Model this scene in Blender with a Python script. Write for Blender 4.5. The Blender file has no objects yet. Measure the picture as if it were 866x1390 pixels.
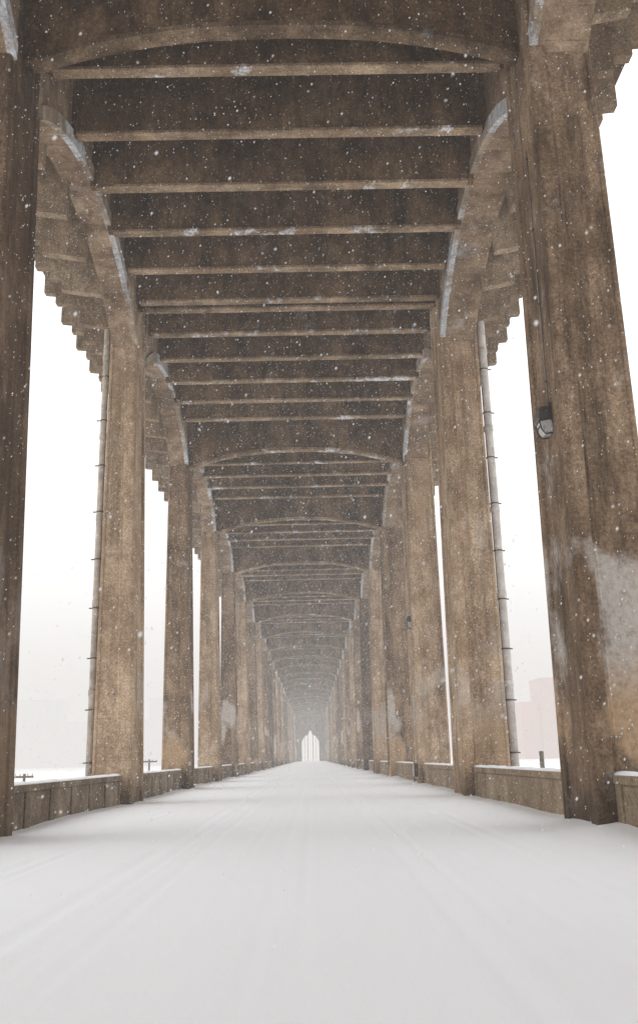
import bpy, bmesh, math, random
import numpy as np
from mathutils import Vector, noise, Matrix
random.seed(7)
scene = bpy.context.scene
col = scene.collection
R = math.radians
S = 14.0            # bay length
Y0 = 17.35          # centre of the nearest visible pillars
KMIN, KMAX = -2, 24
DECK = 17.7
ZB = 16.10          # underside of the floor beams

# ------------------------------------------------------------------ helpers
class MB:
    def __init__(s): s.v = []; s.f = []
    def add(s, vs, fs):
        n = len(s.v); s.v += [tuple(v) for v in vs]; s.f += [tuple(i + n for i in f) for f in fs]; return s
    def box(s, x0, x1, y0, y1, z0, z1):
        if x0 > x1: x0, x1 = x1, x0
        return s.add([(x0,y0,z0),(x1,y0,z0),(x1,y1,z0),(x0,y1,z0),(x0,y0,z1),(x1,y0,z1),(x1,y1,z1),(x0,y1,z1)],
              [(0,3,2,1),(4,5,6,7),(0,1,5,4),(1,2,6,5),(2,3,7,6),(3,0,4,7)])
    def loft(s, rings):
        n = len(rings[0]); vs = [p for r in rings for p in r]; fs = []
        for k in range(len(rings) - 1):
            for i in range(n):
                j = (i + 1) % n
                fs.append((k*n+i, k*n+j, (k+1)*n+j, (k+1)*n+i))
        fs.append(tuple(range(n))[::-1]); fs.append(tuple((len(rings)-1)*n + i for i in range(n)))
        return s.add(vs, fs)
    def tube(s, a, b, r, n=16, r2=None):
        a = Vector(a); b = Vector(b); d = (b-a).normalized()
        u = d.orthogonal().normalized(); w = d.cross(u)
        r2 = r if r2 is None else r2
        ra = [a + (u*math.cos(t)+w*math.sin(t))*r for t in [2*math.pi*i/n for i in range(n)]]
        rb = [b + (u*math.cos(t)+w*math.sin(t))*r2 for t in [2*math.pi*i/n for i in range(n)]]
        return s.loft([ra, rb])
    def path(s, pts, r, n=12):
        rings = []
        for i, p in enumerate(pts):
            p = Vector(p)
            d = (Vector(pts[min(i+1, len(pts)-1)]) - Vector(pts[max(i-1, 0)])).normalized()
            u = d.cross(Vector((0.31,0.87,0.11))).normalized(); w = d.cross(u)
            rings.append([p + (u*math.cos(t)+w*math.sin(t))*r for t in [2*math.pi*k/n for k in range(n)]])
        return s.loft(rings)
    def mesh(s, name, mat, smooth=False):
        m = bpy.data.meshes.new(name); m.from_pydata(s.v, [], s.f); m.update()
        bm = bmesh.new(); bm.from_mesh(m); bmesh.ops.recalc_face_normals(bm, faces=bm.faces); bm.to_mesh(m); bm.free()
        m.materials.append(mat)
        if smooth:
            for p in m.polygons: p.use_smooth = True
        return m
def link(name, me, parent=None, loc=(0,0,0), bevel=0):
    o = bpy.data.objects.new(name, me); col.objects.link(o); o.location = loc
    if parent: o.parent = parent
    if bevel:
        b = o.modifiers.new('bevel', 'BEVEL'); b.width = bevel; b.segments = 2; b.limit_method = 'ANGLE'; b.angle_limit = R(35)
    return o
def tag(o, label=None, cat=None, group=None, kind=None):
    if label: o['label'] = label
    if cat: o['category'] = cat
    if group: o['group'] = group
    if kind: o['kind'] = kind
    return o
def empty(name, loc=(0,0,0)):
    o = bpy.data.objects.new(name, None); col.objects.link(o); o.location = loc; o.empty_display_size = .3; return o

# ------------------------------------------------------------------ materials
class NT:
    def __init__(s, name):
        s.m = bpy.data.materials.new(name); s.m.use_nodes = True
        s.t = s.m.node_tree; s.b = s.t.nodes['Principled BSDF']
    def n(s, typ, **kw):
        x = s.t.nodes.new(typ)
        for k, v in kw.items(): setattr(x, k, v)
        return x
    def l(s, a, b): s.t.links.new(a, b)
    def pos(s, sc=(1,1,1)):
        g = s.n('ShaderNodeNewGeometry'); m = s.n('ShaderNodeVectorMath', operation='MULTIPLY'); m.inputs[1].default_value = sc
        s.l(g.outputs['Position'], m.inputs[0]); return m.outputs[0]
    def noise(s, sc, detail=6, rough=.6, vec=(1,1,1)):
        x = s.n('ShaderNodeTexNoise'); x.inputs['Scale'].default_value = sc; x.inputs['Detail'].default_value = detail
        x.inputs['Roughness'].default_value = rough; s.l(s.pos(vec), x.inputs['Vector']); return x.outputs['Fac']
    def ramp(s, fac, a, b, lo=0., hi=1.):
        x = s.n('ShaderNodeMapRange'); x.inputs[1].default_value = a; x.inputs[2].default_value = b
        x.inputs[3].default_value = lo; x.inputs[4].default_value = hi; s.l(fac, x.inputs[0]); return x.outputs[0]
    def mix(s, fac, a, b, mode='MIX'):
        x = s.n('ShaderNodeMix', data_type='RGBA', blend_type=mode)
        if isinstance(fac, float): x.inputs[0].default_value = fac
        else: s.l(fac, x.inputs[0])
        for i, c in ((6, a), (7, b)):
            if isinstance(c, tuple): x.inputs[i].default_value = (*c, 1)
            else: s.l(c, x.inputs[i])
        return x.outputs[2]
    def math(s, op, a, b=None):
        x = s.n('ShaderNodeMath', operation=op)
        for i, c in enumerate((a, b)):
            if c is None: continue
            if isinstance(c, (int, float)): x.inputs[i].default_value = c
            else: s.l(c, x.inputs[i])
        return x.outputs[0]
    def bump(s, h, strength=.4, dist=.02):
        x = s.n('ShaderNodeBump'); x.inputs['Strength'].default_value = strength; x.inputs['Distance'].default_value = dist
        s.l(h, x.inputs['Height']); s.l(x.outputs[0], s.b.inputs['Normal'])

def concrete(name, dark, mid, light, soot=.6, lines='z', step=1.25, lw=.018, eff=.35, damp=0., streakvec=(1.8,1.8,.18), efft=.64, tint=.1, lnk=.5,
             effc=(.50,.49,.47), grain=.55, patch=0., effs=.75, pz=4.6, effr=.09):
    t = NT(name)
    c = t.mix(t.ramp(t.noise(.33, 5, .66), .40, .60), mid, light)
    c = t.mix(t.ramp(t.noise(1.1, 6, .78, (1,1,.75)), .40, .66), c, dark)
    st = t.ramp(t.noise(1.0, 7, .78, streakvec), .47, .66, 0, soot)
    c = t.mix(st, c, tuple(x*.36 for x in dark))
    ef = t.math('MULTIPLY', t.ramp(t.noise(effs, 6, .66, (1,.8,.9)), efft, efft+effr, 0, eff), t.ramp(t.noise(6, 4, .7), .3, .6))
    c = t.mix(ef, c, effc)
    fine = t.noise(19, 6, .86)
    c = t.mix(1.0, c, t.mix(t.ramp(fine, .36, .64), (1-grain,)*3, (1+grain*.95,)*3), 'MULTIPLY')
    pit = t.ramp(t.noise(34, 2, .5), .63, .69, 0, .65)
    c = t.mix(pit, c, tuple(x*.35 for x in dark))
    sx = t.n('ShaderNodeSeparateXYZ'); t.l(t.pos(), sx.inputs[0])
    ax = sx.outputs['XYZ'.index(lines.upper())]
    wob = t.math('MULTIPLY', t.noise(1.5, 2, .5), .03)
    q = t.math('DIVIDE', t.math('ADD', ax, wob), step)
    ln = t.math('LESS_THAN', t.math('FRACT', q), lw / step)
    lnf = t.math('MULTIPLY', ln, t.ramp(t.noise(1.3, 4, .6), .42, .65, 0, lnk))
    c = t.mix(lnf, c, tuple(x*.35 for x in dark))
    wn = t.n('ShaderNodeTexWhiteNoise', noise_dimensions='1D'); t.l(t.math('FLOOR', q), wn.inputs['W'])
    c = t.mix(1.0, c, t.mix(wn.outputs['Value'], (1-tint,)*3, (1+tint,)*3), 'MULTIPLY')
    if damp:
        zf = t.math('ADD', sx.outputs[2], t.math('MULTIPLY', t.noise(1.9, 5, .7), -1.6))
        c = t.mix(t.ramp(zf, -.75, .1, damp, 0), c, tuple(x*.25 for x in dark))
    if patch:
        e1 = t.math('ADD', t.noise(.9, 2, .4, (1,.5,.42)), t.math('MULTIPLY', t.noise(4, 6, .8), .22))
        e1 = t.math('SUBTRACT', e1, t.ramp(sx.outputs[2], pz, pz+1.6, 0, .2))
        pf = t.math('MULTIPLY', t.ramp(e1, .635, .71, 0, patch), t.ramp(t.noise(7, 5, .8), .30, .55, .35, 1))
        c = t.mix(pf, c, t.mix(t.ramp(sx.outputs[2], 1.9, 2.9), (.48,.33,.205), (.50,.46,.42)))
    t.l(c, t.b.inputs['Base Color'])
    t.b.inputs['Roughness'].default_value = .9
    t.b.inputs['Specular IOR Level'].default_value = .15
    h = t.math('ADD', fine, t.math('MULTIPLY', ln, -.7))
    t.bump(h, .6, .02)
    return t.m

M = {}
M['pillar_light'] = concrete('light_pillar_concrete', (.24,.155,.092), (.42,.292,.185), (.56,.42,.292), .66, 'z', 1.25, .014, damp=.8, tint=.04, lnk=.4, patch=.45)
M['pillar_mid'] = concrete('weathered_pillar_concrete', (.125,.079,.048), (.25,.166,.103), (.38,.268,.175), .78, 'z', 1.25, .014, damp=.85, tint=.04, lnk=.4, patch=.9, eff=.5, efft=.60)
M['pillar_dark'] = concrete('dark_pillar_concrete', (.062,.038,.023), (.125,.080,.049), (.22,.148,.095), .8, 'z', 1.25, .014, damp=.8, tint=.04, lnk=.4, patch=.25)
M['girder'] = concrete('girder_concrete', (.13,.083,.050), (.26,.178,.113), (.40,.29,.197), .55, 'y', .28, .02, .45, efft=.57, effc=(.48,.49,.50), streakvec=(1,.6,.8), grain=.3, effs=.4)
M['rib'] = concrete('rib_concrete', (.18,.13,.09), (.31,.24,.175), (.43,.345,.265), .5, 'y', .28, .015, .9, efft=.47, effc=(.50,.53,.57), streakvec=(1,.5,.8), grain=.35, effs=.35, effr=.05)
M['beam'] = concrete('beam_concrete', (.060,.033,.017), (.170,.102,.054), (.27,.173,.098), .8, 'x', .62, .02, .35, streakvec=(1.0,1,.25), efft=.61)
M['flange'] = concrete('lit_flange_concrete', (.13,.083,.048), (.30,.205,.127), (.46,.34,.228), .75, 'x', .62, .01, .95, efft=.58, streakvec=(.35,1,1), effc=(.70,.72,.75), effr=.05)  # washed lower beam edges; the light catching them is put into the paler colour
M['bracket'] = concrete('bracket_concrete', (.14,.094,.058), (.26,.182,.117), (.38,.285,.195), .5, 'z', .5, .01, tint=.03)
M['arch'] = concrete('arch_concrete', (.07,.045,.026), (.17,.112,.066), (.28,.195,.122), .6, 'x', .4, .01, .4, efft=.6)
M['slab'] = concrete('slab_concrete', (.05,.030,.017), (.12,.075,.043), (.19,.125,.077), .8, 'y', .4, .015)
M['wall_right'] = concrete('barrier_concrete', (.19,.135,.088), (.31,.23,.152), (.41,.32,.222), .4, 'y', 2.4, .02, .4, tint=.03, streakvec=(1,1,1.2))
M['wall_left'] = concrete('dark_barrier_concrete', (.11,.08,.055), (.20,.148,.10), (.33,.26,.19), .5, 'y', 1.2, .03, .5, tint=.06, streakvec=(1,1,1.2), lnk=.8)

def snow(name, c=(.885,.895,.91)):
    t = NT(name)
    c2 = t.mix(t.ramp(t.noise(.5, 5, .6, (1,.25,1)), .35, .7), c, tuple(x*.97 for x in c))
    t.l(c2, t.b.inputs['Base Color']); t.b.inputs['Roughness'].default_value = .75
    t.b.inputs['Specular IOR Level'].default_value = .2
    t.bump(t.math('ADD', t.noise(11, 6, .7, (1,.6,1)), t.math('MULTIPLY', t.noise(70, 3, .6), .5)), .4, .025)
    return t.m
M['snow'] = snow('snow')
def plain(name, c, rough=.6, metal=0., var=.25, sc=8):
    t = NT(name)
    a = t.mix(t.ramp(t.noise(sc, 5, .65), .3, .7), tuple(x*(1-var) for x in c), tuple(min(1, x*(1+var)) for x in c))
    t.l(a, t.b.inputs['Base Color']); t.b.inputs['Roughness'].default_value = rough; t.b.inputs['Metallic'].default_value = metal
    t.bump(t.noise(sc*4, 4, .6), .15, .005)
    return t.m
M['pipe'] = plain('grey_painted_pipe', (.50,.46,.42), .7, .0, .3, 3)
M['tube'] = plain('dull_conduit', (.26,.21,.17), .7, .0, .3, 3)
M['tanpipe'] = plain('tan_pipe', (.42,.36,.29), .7, .0, .35, 3)
M['iron'] = plain('dark_iron', (.07,.065,.06), .6, .5)
M['housing'] = plain('lamp_housing', (.10,.095,.09), .4, .5)
M['lens'] = plain('frosted_lens', (.55,.56,.56), .12, 0, .4, 18)
M['wood'] = plain('weathered_timber', (.12,.095,.075), .9)
M['facade'] = plain('grey_facade', (.34,.36,.39), .9, 0, .1, .05)
M['brickwall'] = plain('red_brick', (.40,.13,.10), .9, 0, .2, .04)
M['windark'] = plain('window_glass', (.2,.2,.2), .3, 0, .1, .2)
M['flake'] = plain('snowflake', (.92,.93,.95), .6, 0, .02, 1)

# ------------------------------------------------------------------ bridge
bridge = empty('bridge', (0, 0, 0))
tag(bridge, 'long brown concrete viaduct with tall pillars, arched girders and ribbed deck over snowy roadway', 'bridge')

INN = 4.88
TAP = {-1: .36, 1: .11}            # lean of the inner face over the full height
GX = {-1: .30, 1: .20}             # girder inner face, measured from INN
def column_mesh(s, w, mat):
    m = MB(); rings = []
    for z, tp, tq in ((-.6, 0., 0.), (DECK - .06, TAP[s], .10)):
        a = INN + tp; b = INN + w - tq; p = a + .34
        dF = 1.10 - tq*.5; dM = .95 - tq*.5; g = .03
        u1, u2 = p + .10, b - .10
        pts = [(a,-dF+.04),(a+.04,-dF),(p,-dF),(p,-dM),(u1,-dM),(u1+.02,-dM+g),(u2-.02,-dM+g),(u2,-dM),(b-.04,-dM),(b,-dM+.04),
               (b,dM-.04),(b-.04,dM),(p,dM),(p,dF),(a+.04,dF),(a,dF-.04),
               (a,.72),(a+.05,.69),(a+.05,-.69),(a,-.72)]
        rings.append([(s*x, y, z) for x, y in pts])
    return m.loft(rings).mesh('column', mat)
WL, WR = 1.25, 1.47
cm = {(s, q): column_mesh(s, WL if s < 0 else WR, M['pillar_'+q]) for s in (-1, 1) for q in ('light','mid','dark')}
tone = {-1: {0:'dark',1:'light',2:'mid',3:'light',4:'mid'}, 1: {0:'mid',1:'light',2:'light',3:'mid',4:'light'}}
ZS, RISE = 14.6, 1.75
def girder_mesh(s, w):
    h = S/2 - .95; n = 36
    low = []
    for i in range(n+1):
        t = -1 + 2*i/n
        low.append((t*h, ZS + RISE*(max(0, 1-abs(t)**2))**.88))
    prof = [(-h-.12, ZS)] + low + [(h+.12, ZS), (h+.12, DECK-.02), (-h-.12, DECK-.02)]
    x0, x1 = INN + GX[s], INN + w - .16
    m = MB(); m.loft([[(s*x0, y, z) for y, z in prof], [(s*x1, y, z) for y, z in prof]])
    up = [(y, z+.38) for y, z in low]
    prof2 = low + up[::-1]
    m2 = MB().loft([[(s*(x0-.07), y, z-.012) for y, z in prof2], [(s*(x0+.10), y, z-.012) for y, z in prof2]])
    return m.mesh('arch_girder', M['girder']), m2.mesh('edge_rib', M['rib'])
gm = {-1: girder_mesh(-1, WL), 1: girder_mesh(1, WR)}
XR, XL = INN + .24, INN + .34
def beam_mesh(t):
    return MB().loft([[(x,-t/2,ZB+.02),(x,t/2,ZB+.02),(x,t/2,DECK+.02),(x,-t/2,DECK+.02)] for x in (-XL, XR)]).mesh('floor_beam', M['beam'])
def flange_mesh(t):
    a = t/2 + .035
    return MB().loft([[(x,-a+.02,ZB-.05),(x,a-.02,ZB-.05),(x,a,ZB-.03),(x,a,ZB+.03),(x,t/2-.02,ZB+.07),(x,-t/2+.02,ZB+.07),(x,-a,ZB+.03),(x,-a,ZB-.03)] for x in (-XL+.17, -2, 2, XR-.17)]).mesh('flange', M['flange'])
fb_, ff_ = beam_mesh(.26), flange_mesh(.26)
AP = 15.30
def arch_cross(t, lip, dz):
    rings = []; n = 44; xe = 5.28 if not lip else 5.1
    for i in range(n+1):
        x = -xe + (xe + (5.15 if not lip else 4.97))*i/n; q = min(1, abs(x)/4.95)
        z0 = AP + dz - .78*q**2.4
        if lip: z0 -= .03; rings.append([(x,-t/2-.04,z0),(x,t/2+.04,z0),(x,t/2+.04,z0+.12),(x,-t/2-.04,z0+.12)])
        else: rings.append([(x,-t/2,z0),(x,t/2,z0),(x,t/2,DECK+.02),(x,-t/2,DECK+.02)])
    return MB().loft(rings).mesh('arch_rib' if lip else 'arched_crossbeam', M['flange' if lip and dz == 0 else 'arch' if lip else 'beam'])
acs = {dz: (arch_cross(.34, False, dz), arch_cross(.34, True, dz)) for dz in (0., .66)}
def bracket_mesh(s, w, t):
    o = INN + w - .3
    pr = [(o,15.25),(7.1,15.45),(7.1,15.82),(7.5,15.86),(7.5,16.2),(7.95,16.24),(7.95,16.6),(8.35,16.64),(8.35,DECK+.02),(o,DECK+.02)]
    return MB().loft([[(s*x,-t/2,z) for x,z in pr],[(s*x,t/2,z) for x,z in pr]]).mesh('cantilever_bracket', M['bracket'])
brm = {-1: bracket_mesh(-1, WL, .30), 1: bracket_mesh(1, WR, .30)}

brack = []; beams = []
C3 = (.10, -.2)                     # the third right pillar stands a little out of line
for k in range(KMIN, KMAX+1):
    yc = Y0 + k*S
    for s in (-1, 1):
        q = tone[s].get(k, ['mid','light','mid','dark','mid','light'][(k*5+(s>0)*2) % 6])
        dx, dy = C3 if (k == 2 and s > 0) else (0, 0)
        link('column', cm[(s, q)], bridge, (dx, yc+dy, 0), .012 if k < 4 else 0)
        if k < KMAX:
            g = link('arch_girder', gm[s][0], bridge, (0, yc+S/2, 0))
            link('edge_rib', gm[s][1], g)
    yf = yc - 1.1
    if k == 1: beams += [yf+.0, yf+.62]
    else:
        a_ = acs[.66 if k <= 0 else 0.]
        c_ = link('arched_crossbeam', a_[0], bridge, (0, yf + (1.05 if k <= 0 else .3), 0))
        link('arch_rib', a_[1], c_)
    for j in range(6):
        y = yf + (.1 if k < 1 else .3) + j*S/6
        if k == KMAX and j: break
        if j: beams.append(y)
        for s in (-1, 1): brack.append((s, y))
beams.sort(); nb = [y for y in beams if y > 12][:96]; rb = [y for y in beams if y not in nb]
for y in nb:
    b = link('floor_beam', fb_, bridge, (0, y, 0)); link('flange', ff_, b)
def merged(items):
    m = MB()
    for me, y in items: m.add([(v.co.x, v.co.y+y, v.co.z) for v in me.vertices], [tuple(p.vertices) for p in me.polygons])
    return m
r_ = link('floor_beam_row', merged([(fb_, y) for y in rb]).mesh('floor_beam_row', M['beam']), bridge); tag(r_, kind='stuff')
tag(link('flange_row', merged([(ff_, y) for y in rb]).mesh('flange_row', M['flange']), r_), kind='stuff')
vis = sorted([b for b in brack if b[1] > 10], key=lambda b: b[1])[:96]
rest = [b for b in brack if b not in vis]
for s, y in vis: link('cantilever_bracket', brm[s], bridge, (0, y, 0))
tag(link('cantilever_bracket_row', merged([(brm[s], y) for s, y in rest]).mesh('bracket_row', M['bracket']), bridge), kind='stuff')
YA, YB = Y0 + KMIN*S - 3, Y0 + KMAX*S + 2.2
link('deck_slab', MB().box(-8.6, 8.6, YA, YB, DECK, DECK+.35).mesh('deck_slab', M['slab']), bridge)
# far end wall with a tall pointed opening divided by thin upright bars
m = MB(); ye = Y0 + KMAX*S + .3; step = .1; x = -5.3
def opening(c):
    a = abs(c)
    if .80 < a < .98 or a > 3.0: return None
    if a <= .80: return 10.4 - 1.7*(a/.80)**1.8
    if abs(a-1.95) < .08: return None
    return 8.7 - 2.2*max(0, (a-1.3)/1.7)**1.8
while x < 5.3:
    h = opening(x + step/2)
    if h: m.box(x, x+step+.0005, ye, ye+.6, h, DECK-.05)
    else: m.box(x, x+step+.0005, ye, ye+.6, -.3, DECK-.05)
    x += step
link('end_wall', m.mesh('end_wall', M['pillar_dark']), bridge)

# ------------------------------------------------------------------ low barrier walls with snow
ordn = ['first','second','third','fourth','fifth','sixth','seventh','eighth','ninth','tenth','eleventh']
WIN, WTH, WH = 5.24, .30, .82
L = S - 1.96
def wall_meshes(s):
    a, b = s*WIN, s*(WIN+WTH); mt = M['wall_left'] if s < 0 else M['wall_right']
    body = MB().box(a, b, -L/2, L/2, -.5, WH-.14)
    cop = MB().box(s*(WIN-.05), s*(WIN+WTH+.05), -L/2+.003, L/2-.003, WH-.14, WH)
    pil = MB(); n = 7 if s < 0 else 2
    for i in range(n):
        y = -L/2 + .22 + (L-.44)*i/(n-1)
        pil.box(s*(WIN-.03), s*(WIN+.02), y-.2, y+.2, -.4, WH-.143)
    sn = MB(); nn = 90; rows = []
    for i in range(nn+1):
        y = -L/2 + L*i/nn
        th = .045 + .04*noise.noise(Vector((s*3., y*.9, 2))) + .02*noise.noise(Vector((s, y*4, 7)))
        e = .012*noise.noise(Vector((s*9, y*3, 1)))
        th = max(.015, th)
        r = []
        for j in range(9):
            q = j/8; xx = WIN-.03+e + (WTH+.07)*q
            r.append((s*xx, y, WH + .002 + th*(1-abs(2*q-1)**3.2)))
        rows.append(r + [(s*(WIN+WTH+.03), y, WH-.01), (s*(WIN-.03), y, WH-.01)])
    sn.loft(rows)
    return body.mesh('panel', mt), cop.mesh('coping', mt), pil.mesh('rib', mt), sn.mesh('snow_cap', M['snow'], True)
wm = {-1: wall_meshes(-1), 1: wall_meshes(1)}
for k in range(-1, KMAX):
    for s in (-1, 1):
        side = 'left' if s < 0 else 'right'; grp = 'low barrier walls between the pillars'
        if k < 0: lab = 'low snow capped concrete barrier wall in front of the nearest %s pillar' % side
        elif k < 10: lab = 'low snow capped concrete barrier wall between the %s and %s pillars on the %s' % (ordn[k], ordn[k+1], side)
        else: lab = 'tiny far barrier wall beyond the eleventh %s pillar' % side; grp = 'tiny far barrier walls on the ' + side
        e = empty('barrier_wall', (0, Y0 + k*S + S/2, 0)); tag(e, lab, 'wall', grp)
        link('panel', wm[s][0], e, bevel=.01 if k < 3 else 0); link('coping', wm[s][1], e, bevel=.015 if k < 3 else 0)
        if k < 10: link('rib', wm[s][2], e)
        link('snow_cap', wm[s][3], e)

# ------------------------------------------------------------------ snowy roadway and ground
ruts = [(-3.25,.09,.018),(-2.98,.05,.013),(-1.75,.08,.018),(-1.45,.05,.013),(-1.1,.06,.014),(-.4,.05,.006),(.05,.06,.009),(.35,.05,.011),
        (1.55,.08,.018),(1.85,.05,.014),(2.3,.06,.011),(3.0,.05,.013),(3.3,.08,.016)]
def hsnow(x, y):
    a = abs(x); h = 0
    e = 4.3 + .3*noise.noise(Vector((x*.02+2, y*.13, 4.4)))
    d = max(0, a-e)
    if d > 0:
        k = .5 + .8*noise.noise(Vector((x*.1+5, y*.22, 3.1)))
        h += min(.12, max(0, .11*k*d**1.3))
        h += .02*min(1, d*2)*noise.noise(Vector((x*1.3, y*.8, 5.5)))
    wob = .10*noise.noise(Vector((1.7, y*.04, 8)))
    for c, w, dep in ruts:
        if abs(x-c-wob) < 4*w:
            f = .75 + .8*noise.noise(Vector((c*3, y*.12, 4)))
            q = (x-c-wob)/w
            h -= max(0, f)*dep*(math.exp(-q*q) - .35*math.exp(-(abs(q)-1.8)**2*2))
    h += .006*noise.noise(Vector((x*.6, y*.15, 1))) + .003*noise.noise(Vector((x*3.2, y*1.1, 6))) + .003*noise.noise(Vector((x*9, y*5, 9)))
    for kk in range(-1, 4):
        yc = Y0 + kk*S
        dx = (a-5.3)/.7; dy = (y-yc+.2)/1.35
        h += .035*math.exp(-(dx*dx+dy*dy))
    return h - .02
ys = []; y = -14.
while y < 362:
    ys.append(y); y += .13*(1+max(0, y-6)/12)
xs = [i*.046 - 6.9 for i in range(301)]
vs = [(x, y, hsnow(x, y)) for y in ys for x in xs]; nx = len(xs)
fs = [(j*nx+i, j*nx+i+1, (j+1)*nx+i+1, (j+1)*nx+i) for j in range(len(ys)-1) for i in range(nx-1)]
o = link('road_snow', MB().add(vs, fs).mesh('road_snow', M['snow'], True)); tag(o, 'smooth fresh snow covering the roadway with faint wheel tracks', 'snow', kind='structure')
o = link('road', MB().box(-6.95, 6.95, -14.2, 362.5, -6.2, -.2).mesh('road', M['wall_right'])); tag(o, 'raised concrete roadway base under the snow', 'road', kind='structure')
o = link('ground', MB().add([(-4000,-4000,-5.5),(4000,-4000,-5.5),(4000,4000,-5.5),(-4000,4000,-5.5)], [(0,1,2,3)]).mesh('ground', M['snow']))
tag(o, 'flat snow covered land beyond the bridge', 'ground', kind='structure')

# ------------------------------------------------------------------ drain pipes
def drainpipe(s, yc, label, r, off):
    w = WL if s < 0 else WR; mt = M['tanpipe'] if s < 0 else M['pipe']
    x = s*(INN + w + off); y = yc - .72
    e = empty('drainpipe', (x, y, 0)); tag(e, label, 'pipe', 'drain pipes on the second pillars')
    top = [(-s*.45, .0, 16.4), (-s*.40, 0, 16.1), (-s*.12,0,15.7), (-s*.06,0,15.3)]
    link('pipe', MB().path(top + [(-s*.03,0,9),(0,0,-.3)], r).mesh('pipe', mt, True), e)
    for i in range(6):
        z = .5 + i*2.75; dx = -s*.06*z/15.3
        link('coupling', MB().tube((dx,0,z-.09),(dx,0,z+.09), r+.022).mesh('coupling', mt, True), e)
    for i in range(9):
        z = 1.2 + i*1.55; dx = -s*.06*z/15.3
        b = MB().tube((dx,0,z-.02),(dx,0,z+.02), r+.01)
        b.box(-s*.26, s*.19, -.012, .012, z-.018, z+.018)
        link('bracket', b.mesh('pipe_bracket', M['iron']), e)
drainpipe(-1, Y0+S, 'tan drainpipe with clamps down the outer side of the second left pillar', .105, .12)
drainpipe(1, Y0+S, 'pale grey drainpipe with clamps down the outer side of the second right pillar', .135, .16)

# ------------------------------------------------------------------ wall lamps and conduits
def wall_lamp(yc, z, lab, dx=0.):
    e = empty('wall_lamp', (INN + .11*z/DECK + .05 + dx, yc, z)); tag(e, lab, 'lamp', 'dark lamps on the right pillars')
    e.scale = (1.2, 1.1, 1.2); e.rotation_euler = (0, R(-9), 0)
    prof = [(0,.22),(-.10,.25),(-.17,.20),(-.21,.06),(-.20,.02),(0,.02)]
    link('housing', MB().loft([[(px,-.16,pz) for px,pz in prof],[(px,.16,pz) for px,pz in prof]]).mesh('housing', M['housing']), e, bevel=.015)
    prof = [(-.005,.015),(-.185,.015),(-.175,-.13),(-.14,-.19),(-.005,-.20)]
    link('lens', MB().loft([[(px,-.135,pz) for px,pz in prof],[(px,.135,pz) for px,pz in prof]]).mesh('lens', M['lens']), e, bevel=.012)
    g = MB()
    for yy in (-.145,.145): g.path([(-.20,yy,.02),(-.19,yy,-.14),(-.15,yy,-.205),(0,yy,-.212)], .011, 6)
    g.path([(-.195,-.145,-.06),(-.195,.145,-.06)], .009, 6)
    link('guard', g.mesh('guard', M['iron']), e)
    link('back_plate', MB().box(-.004, .07, -.18, .18, -.24, .27).mesh('back_plate', M['iron']), e)
wall_lamp(Y0-.12, 7.1, 'dark caged lamp high on the inner face of the nearest right pillar')
wall_lamp(Y0+2*S-.6+C3[1], 7.0, 'small dark lamp on the inner face of the third right pillar', C3[0])
def conduit(yc, z0, z1, lab, dx=0.):
    e = empty('conduit', (INN+dx, yc, 0)); tag(e, lab, 'conduit', 'thin conduits on the right pillars')
    xt = lambda z: .11*z/DECK
    link('tube', MB().path([(xt(z0),0,z0),(xt((z0+z1)/2),0,(z0+z1)/2),(xt(z1),0,z1)], .016, 8).mesh('tube', M['tube'], True), e)
    z = z0 + .5
    while z < z1:
        link('clip', MB().box(xt(z)-.022, xt(z)+.03, -.04, .04, z-.012, z+.012).mesh('clip', M['iron']), e); z += 1.6
conduit(Y0-.12, 7.4, 12.9, 'thin conduit running up from the lamp on the nearest right pillar', .04)
conduit(Y0+2*S-.85+C3[1], .9, 13.9, 'thin conduit running the full height of the third right pillar', C3[0])
e = empty('junction_box', (INN-.02+C3[0], Y0+2*S-.85+C3[1], .55)); tag(e, 'small grey junction box low on the third right pillar', 'junction box')
link('case', MB().box(-.14, .06, -.18, .18, -.25, .3).mesh('case', M['iron']), e, bevel=.012)
link('lid', MB().box(-.165, -.142, -.16, .16, -.23, .28).mesh('lid', M['pipe']), e, bevel=.006)

# ------------------------------------------------------------------ things outside
def upole(x, y, ztop, lab, w=1.1):
    e = empty('utility_pole', (x, y, -5.5)); tag(e, lab, 'utility pole')
    h = ztop + 5.5
    link('pole', MB().tube((0,0,-.2),(0,0,h), .13, 10, .09).mesh('pole', M['wood']), e)
    link('crossarm', MB().box(-w/2, w/2, -.16, -.06, h-.28, h-.14).mesh('crossarm', M['wood']), e)
    for px in (-w/2+.08, -w*.2, w*.2, w/2-.08):
        link('insulator', MB().tube((px,-.11,h-.14),(px,-.11,h+.02), .045, 8, .03).mesh('insulator', M['pipe']), e)
upole(-19.2, 70, .6, 'small dark utility pole showing just above the leftmost barrier wall', 1.3)
upole(-15.5, 100, 1.4, 'small distant utility pole between the second and third left pillars', 1.6)
e = empty('timber_post', (13.5, 58, -5.5)); tag(e, 'dark timber post standing beyond the right barrier wall', 'post')
link('shaft', MB().tube((0,0,-.2),(0,0,6.75), .15, 10, .13).mesh('shaft', M['wood']), e)
link('brace', MB().tube((-.1,0,5.65),(.9,.3,4.85), .07, 8).mesh('brace', M['wood']), e)
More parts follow.
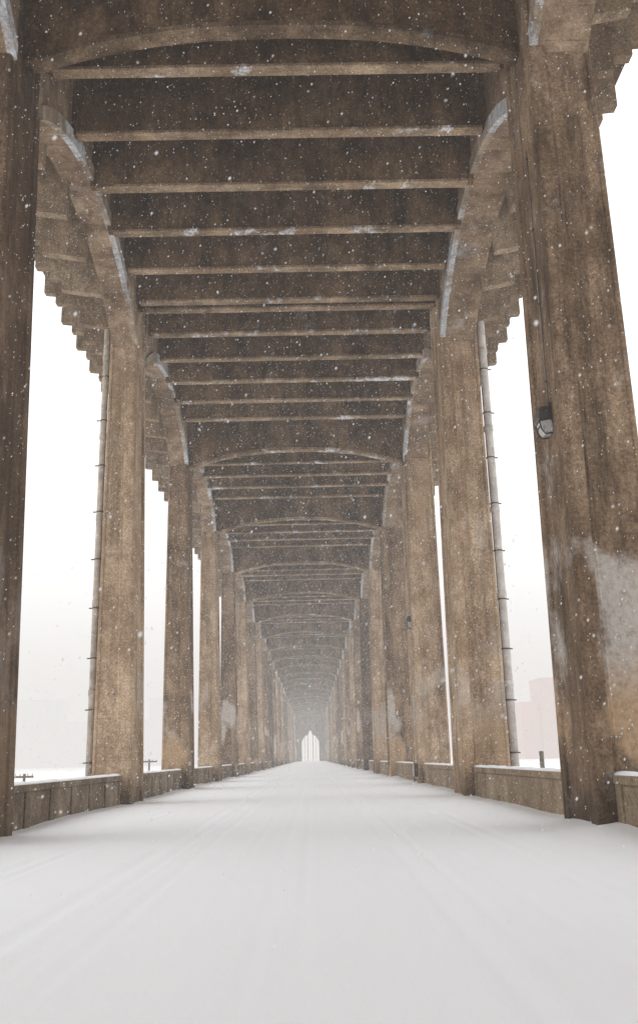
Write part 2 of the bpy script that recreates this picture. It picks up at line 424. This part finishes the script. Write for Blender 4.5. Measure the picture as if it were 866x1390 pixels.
def building(x, y, w, h, d, mat, lab, ny, nx_, wing=0):
    e = empty('hazy_building', (x, y, -5.5)); tag(e, lab, 'building')
    link('wall', MB().box(-w/2, w/2, 0, d, -1, h).mesh('wall', mat), e)
    link('roof', MB().box(-w/2-.8, w/2+.8, -.8, d+.8, h+.01, h+1.4).mesh('roof', mat), e)
    if wing:
        link('wing', MB().box(-w/2-wing, -w/2-.85, 6, d-6, -1, h*.72).mesh('wing', mat), e)
        link('roof_hut', MB().box(-w*.1, w*.2, 8, 20, h+1.41, h+7).mesh('roof_hut', mat), e)
    wx = w/nx_; hz = (h-6)/ny
    wmesh = MB().box(-wx*.2, wx*.2, -.25, .1, 0, hz*.4).mesh('window', M['windark'])
    for i in range(nx_):
        for j in range(ny):
            link('window', wmesh, e, (-w/2 + wx*(i+.5), 0, 5 + hz*j))
building(270, 1040, 62, 80, 50, M['brickwall'], 'hazy red brick building beyond the right barrier wall', 9, 9, 20)
building(-365, 1800, 150, 76, 60, M['facade'], 'faint grey block seen left of the second left pillar', 7, 10, 26)
building(-545, 1900, 150, 122, 60, M['facade'], 'faint tall grey block at the left edge beside the nearest pillar', 9, 10)
building(-240, 1750, 82, 112, 60, M['facade'], 'faint grey block between the second and third left pillars', 9, 6)

# ------------------------------------------------------------------ falling snow
rng = np.random.default_rng(4)
N = 300000
px_ = rng.uniform(-13, 13, N); py_ = 3.0 + 90*rng.uniform(0, 1, N)**.8; pz_ = rng.uniform(.1, 20, N)
keep = ~((pz_ > DECK-.1) & (np.abs(px_) < 8.7)); px_, py_, pz_ = px_[keep], py_[keep], pz_[keep]; N = len(px_)
r = .0042 + .005*rng.uniform(0, 1, N)**3
base = np.array([(1,0,0),(-1,0,0),(0,1,0),(0,-1,0),(.4,0,1.6),(-.4,0,-1.6)])
V = (base[None]*r[:,None,None] + np.stack([px_,py_,pz_],1)[:,None,:]).reshape(-1,3).astype(np.float32)
fb = np.array([(0,2,4),(2,1,4),(1,3,4),(3,0,4),(2,0,5),(1,2,5),(3,1,5),(0,3,5)])
F = (fb[None] + (np.arange(N)*6)[:,None,None]).reshape(-1).astype(np.int32)
me = bpy.data.meshes.new('falling_snow')
me.vertices.add(len(V)); me.vertices.foreach_set('co', V.ravel())
me.loops.add(len(F)); me.loops.foreach_set('vertex_index', F)
me.polygons.add(len(F)//3); me.polygons.foreach_set('loop_start', np.arange(0, len(F), 3, dtype=np.int32))
me.update(calc_edges=True); me.materials.append(M['flake'])
tag(link('falling_snow', me), 'fine white snowflakes falling through the air', 'snowflakes', kind='stuff')

# ------------------------------------------------------------------ haze: one homogeneous volume of air
hm = bpy.data.materials.new('snow_haze'); hm.use_nodes = True; nt = hm.node_tree
for n in list(nt.nodes): nt.nodes.remove(n)
out = nt.nodes.new('ShaderNodeOutputMaterial'); ab = nt.nodes.new('ShaderNodeVolumeAbsorption'); em = nt.nodes.new('ShaderNodeEmission'); ad = nt.nodes.new('ShaderNodeAddShader')
SIG = .0015
ab.inputs['Color'].default_value = (0,0,0,1); ab.inputs['Density'].default_value = SIG
em.inputs['Color'].default_value = (1,.975,.95,1); em.inputs['Strength'].default_value = SIG*.86  # added glow stands in for daylight scattered inside the haze
nt.links.new(ab.outputs[0], ad.inputs[0]); nt.links.new(em.outputs[0], ad.inputs[1]); nt.links.new(ad.outputs[0], out.inputs['Volume'])
o = link('sky_haze', MB().box(-3900, 3900, -3900, 3900, -30, 220).mesh('sky_haze', hm)); tag(o, 'pale snowy haze filling the air', 'haze', kind='structure')

# ------------------------------------------------------------------ light
w = bpy.data.worlds.new('World'); scene.world = w; w.use_nodes = True; nt = w.node_tree
bg = nt.nodes['Background']; sky = nt.nodes.new('ShaderNodeTexSky'); sky.sky_type = 'NISHITA'; sky.sun_disc = False
el, az = R(60), R(-110)
sky.sun_elevation = el; sky.sun_rotation = az; sky.dust_density = 4; sky.air_density = 1.
hs = nt.nodes.new('ShaderNodeHueSaturation'); hs.inputs['Saturation'].default_value = .12
nt.links.new(sky.outputs[0], hs.inputs['Color'])
mx = nt.nodes.new('ShaderNodeMix'); mx.data_type = 'RGBA'; mx.inputs[0].default_value = .65
nt.links.new(hs.outputs[0], mx.inputs[6]); mx.inputs[7].default_value = (19.4,19.4,19.6,1)
nt.links.new(mx.outputs[2], bg.inputs['Color']); bg.inputs['Strength'].default_value = .15
sd = bpy.data.lights.new('sun', 'SUN'); sd.energy = .5; sd.angle = R(80); sd.color = (1,.98,.95)
so = bpy.data.objects.new('sun', sd); col.objects.link(so)
dirv = Vector((math.sin(az)*math.cos(el), math.cos(az)*math.cos(el), math.sin(el)))
so.rotation_euler = dirv.to_track_quat('Z', 'Y').to_euler()

# ------------------------------------------------------------------ camera
F_PX = 1330.
cd = bpy.data.cameras.new('camera'); cd.sensor_width = 36; cd.lens = F_PX/1390*36; cd.shift_y = -45/1390; cd.clip_end = 9000; cd.clip_start = .1
cd.dof.use_dof = True; cd.dof.focus_distance = 28; cd.dof.aperture_fstop = 2.4
cam = bpy.data.objects.new('camera', cd); col.objects.link(cam); scene.camera = cam
pitch = math.atan(378/F_PX)
mat = Matrix.Rotation(R(-.78), 4, 'Z') @ Matrix.Rotation(R(90)+pitch, 4, 'X') @ Matrix.Rotation(R(-1.4), 4, 'Z')
cam.matrix_world = Matrix.Translation((.42, 0, 1.2)) @ mat
scene.view_settings.view_transform = 'Standard'; scene.view_settings.look = 'None'; scene.view_settings.exposure = 0
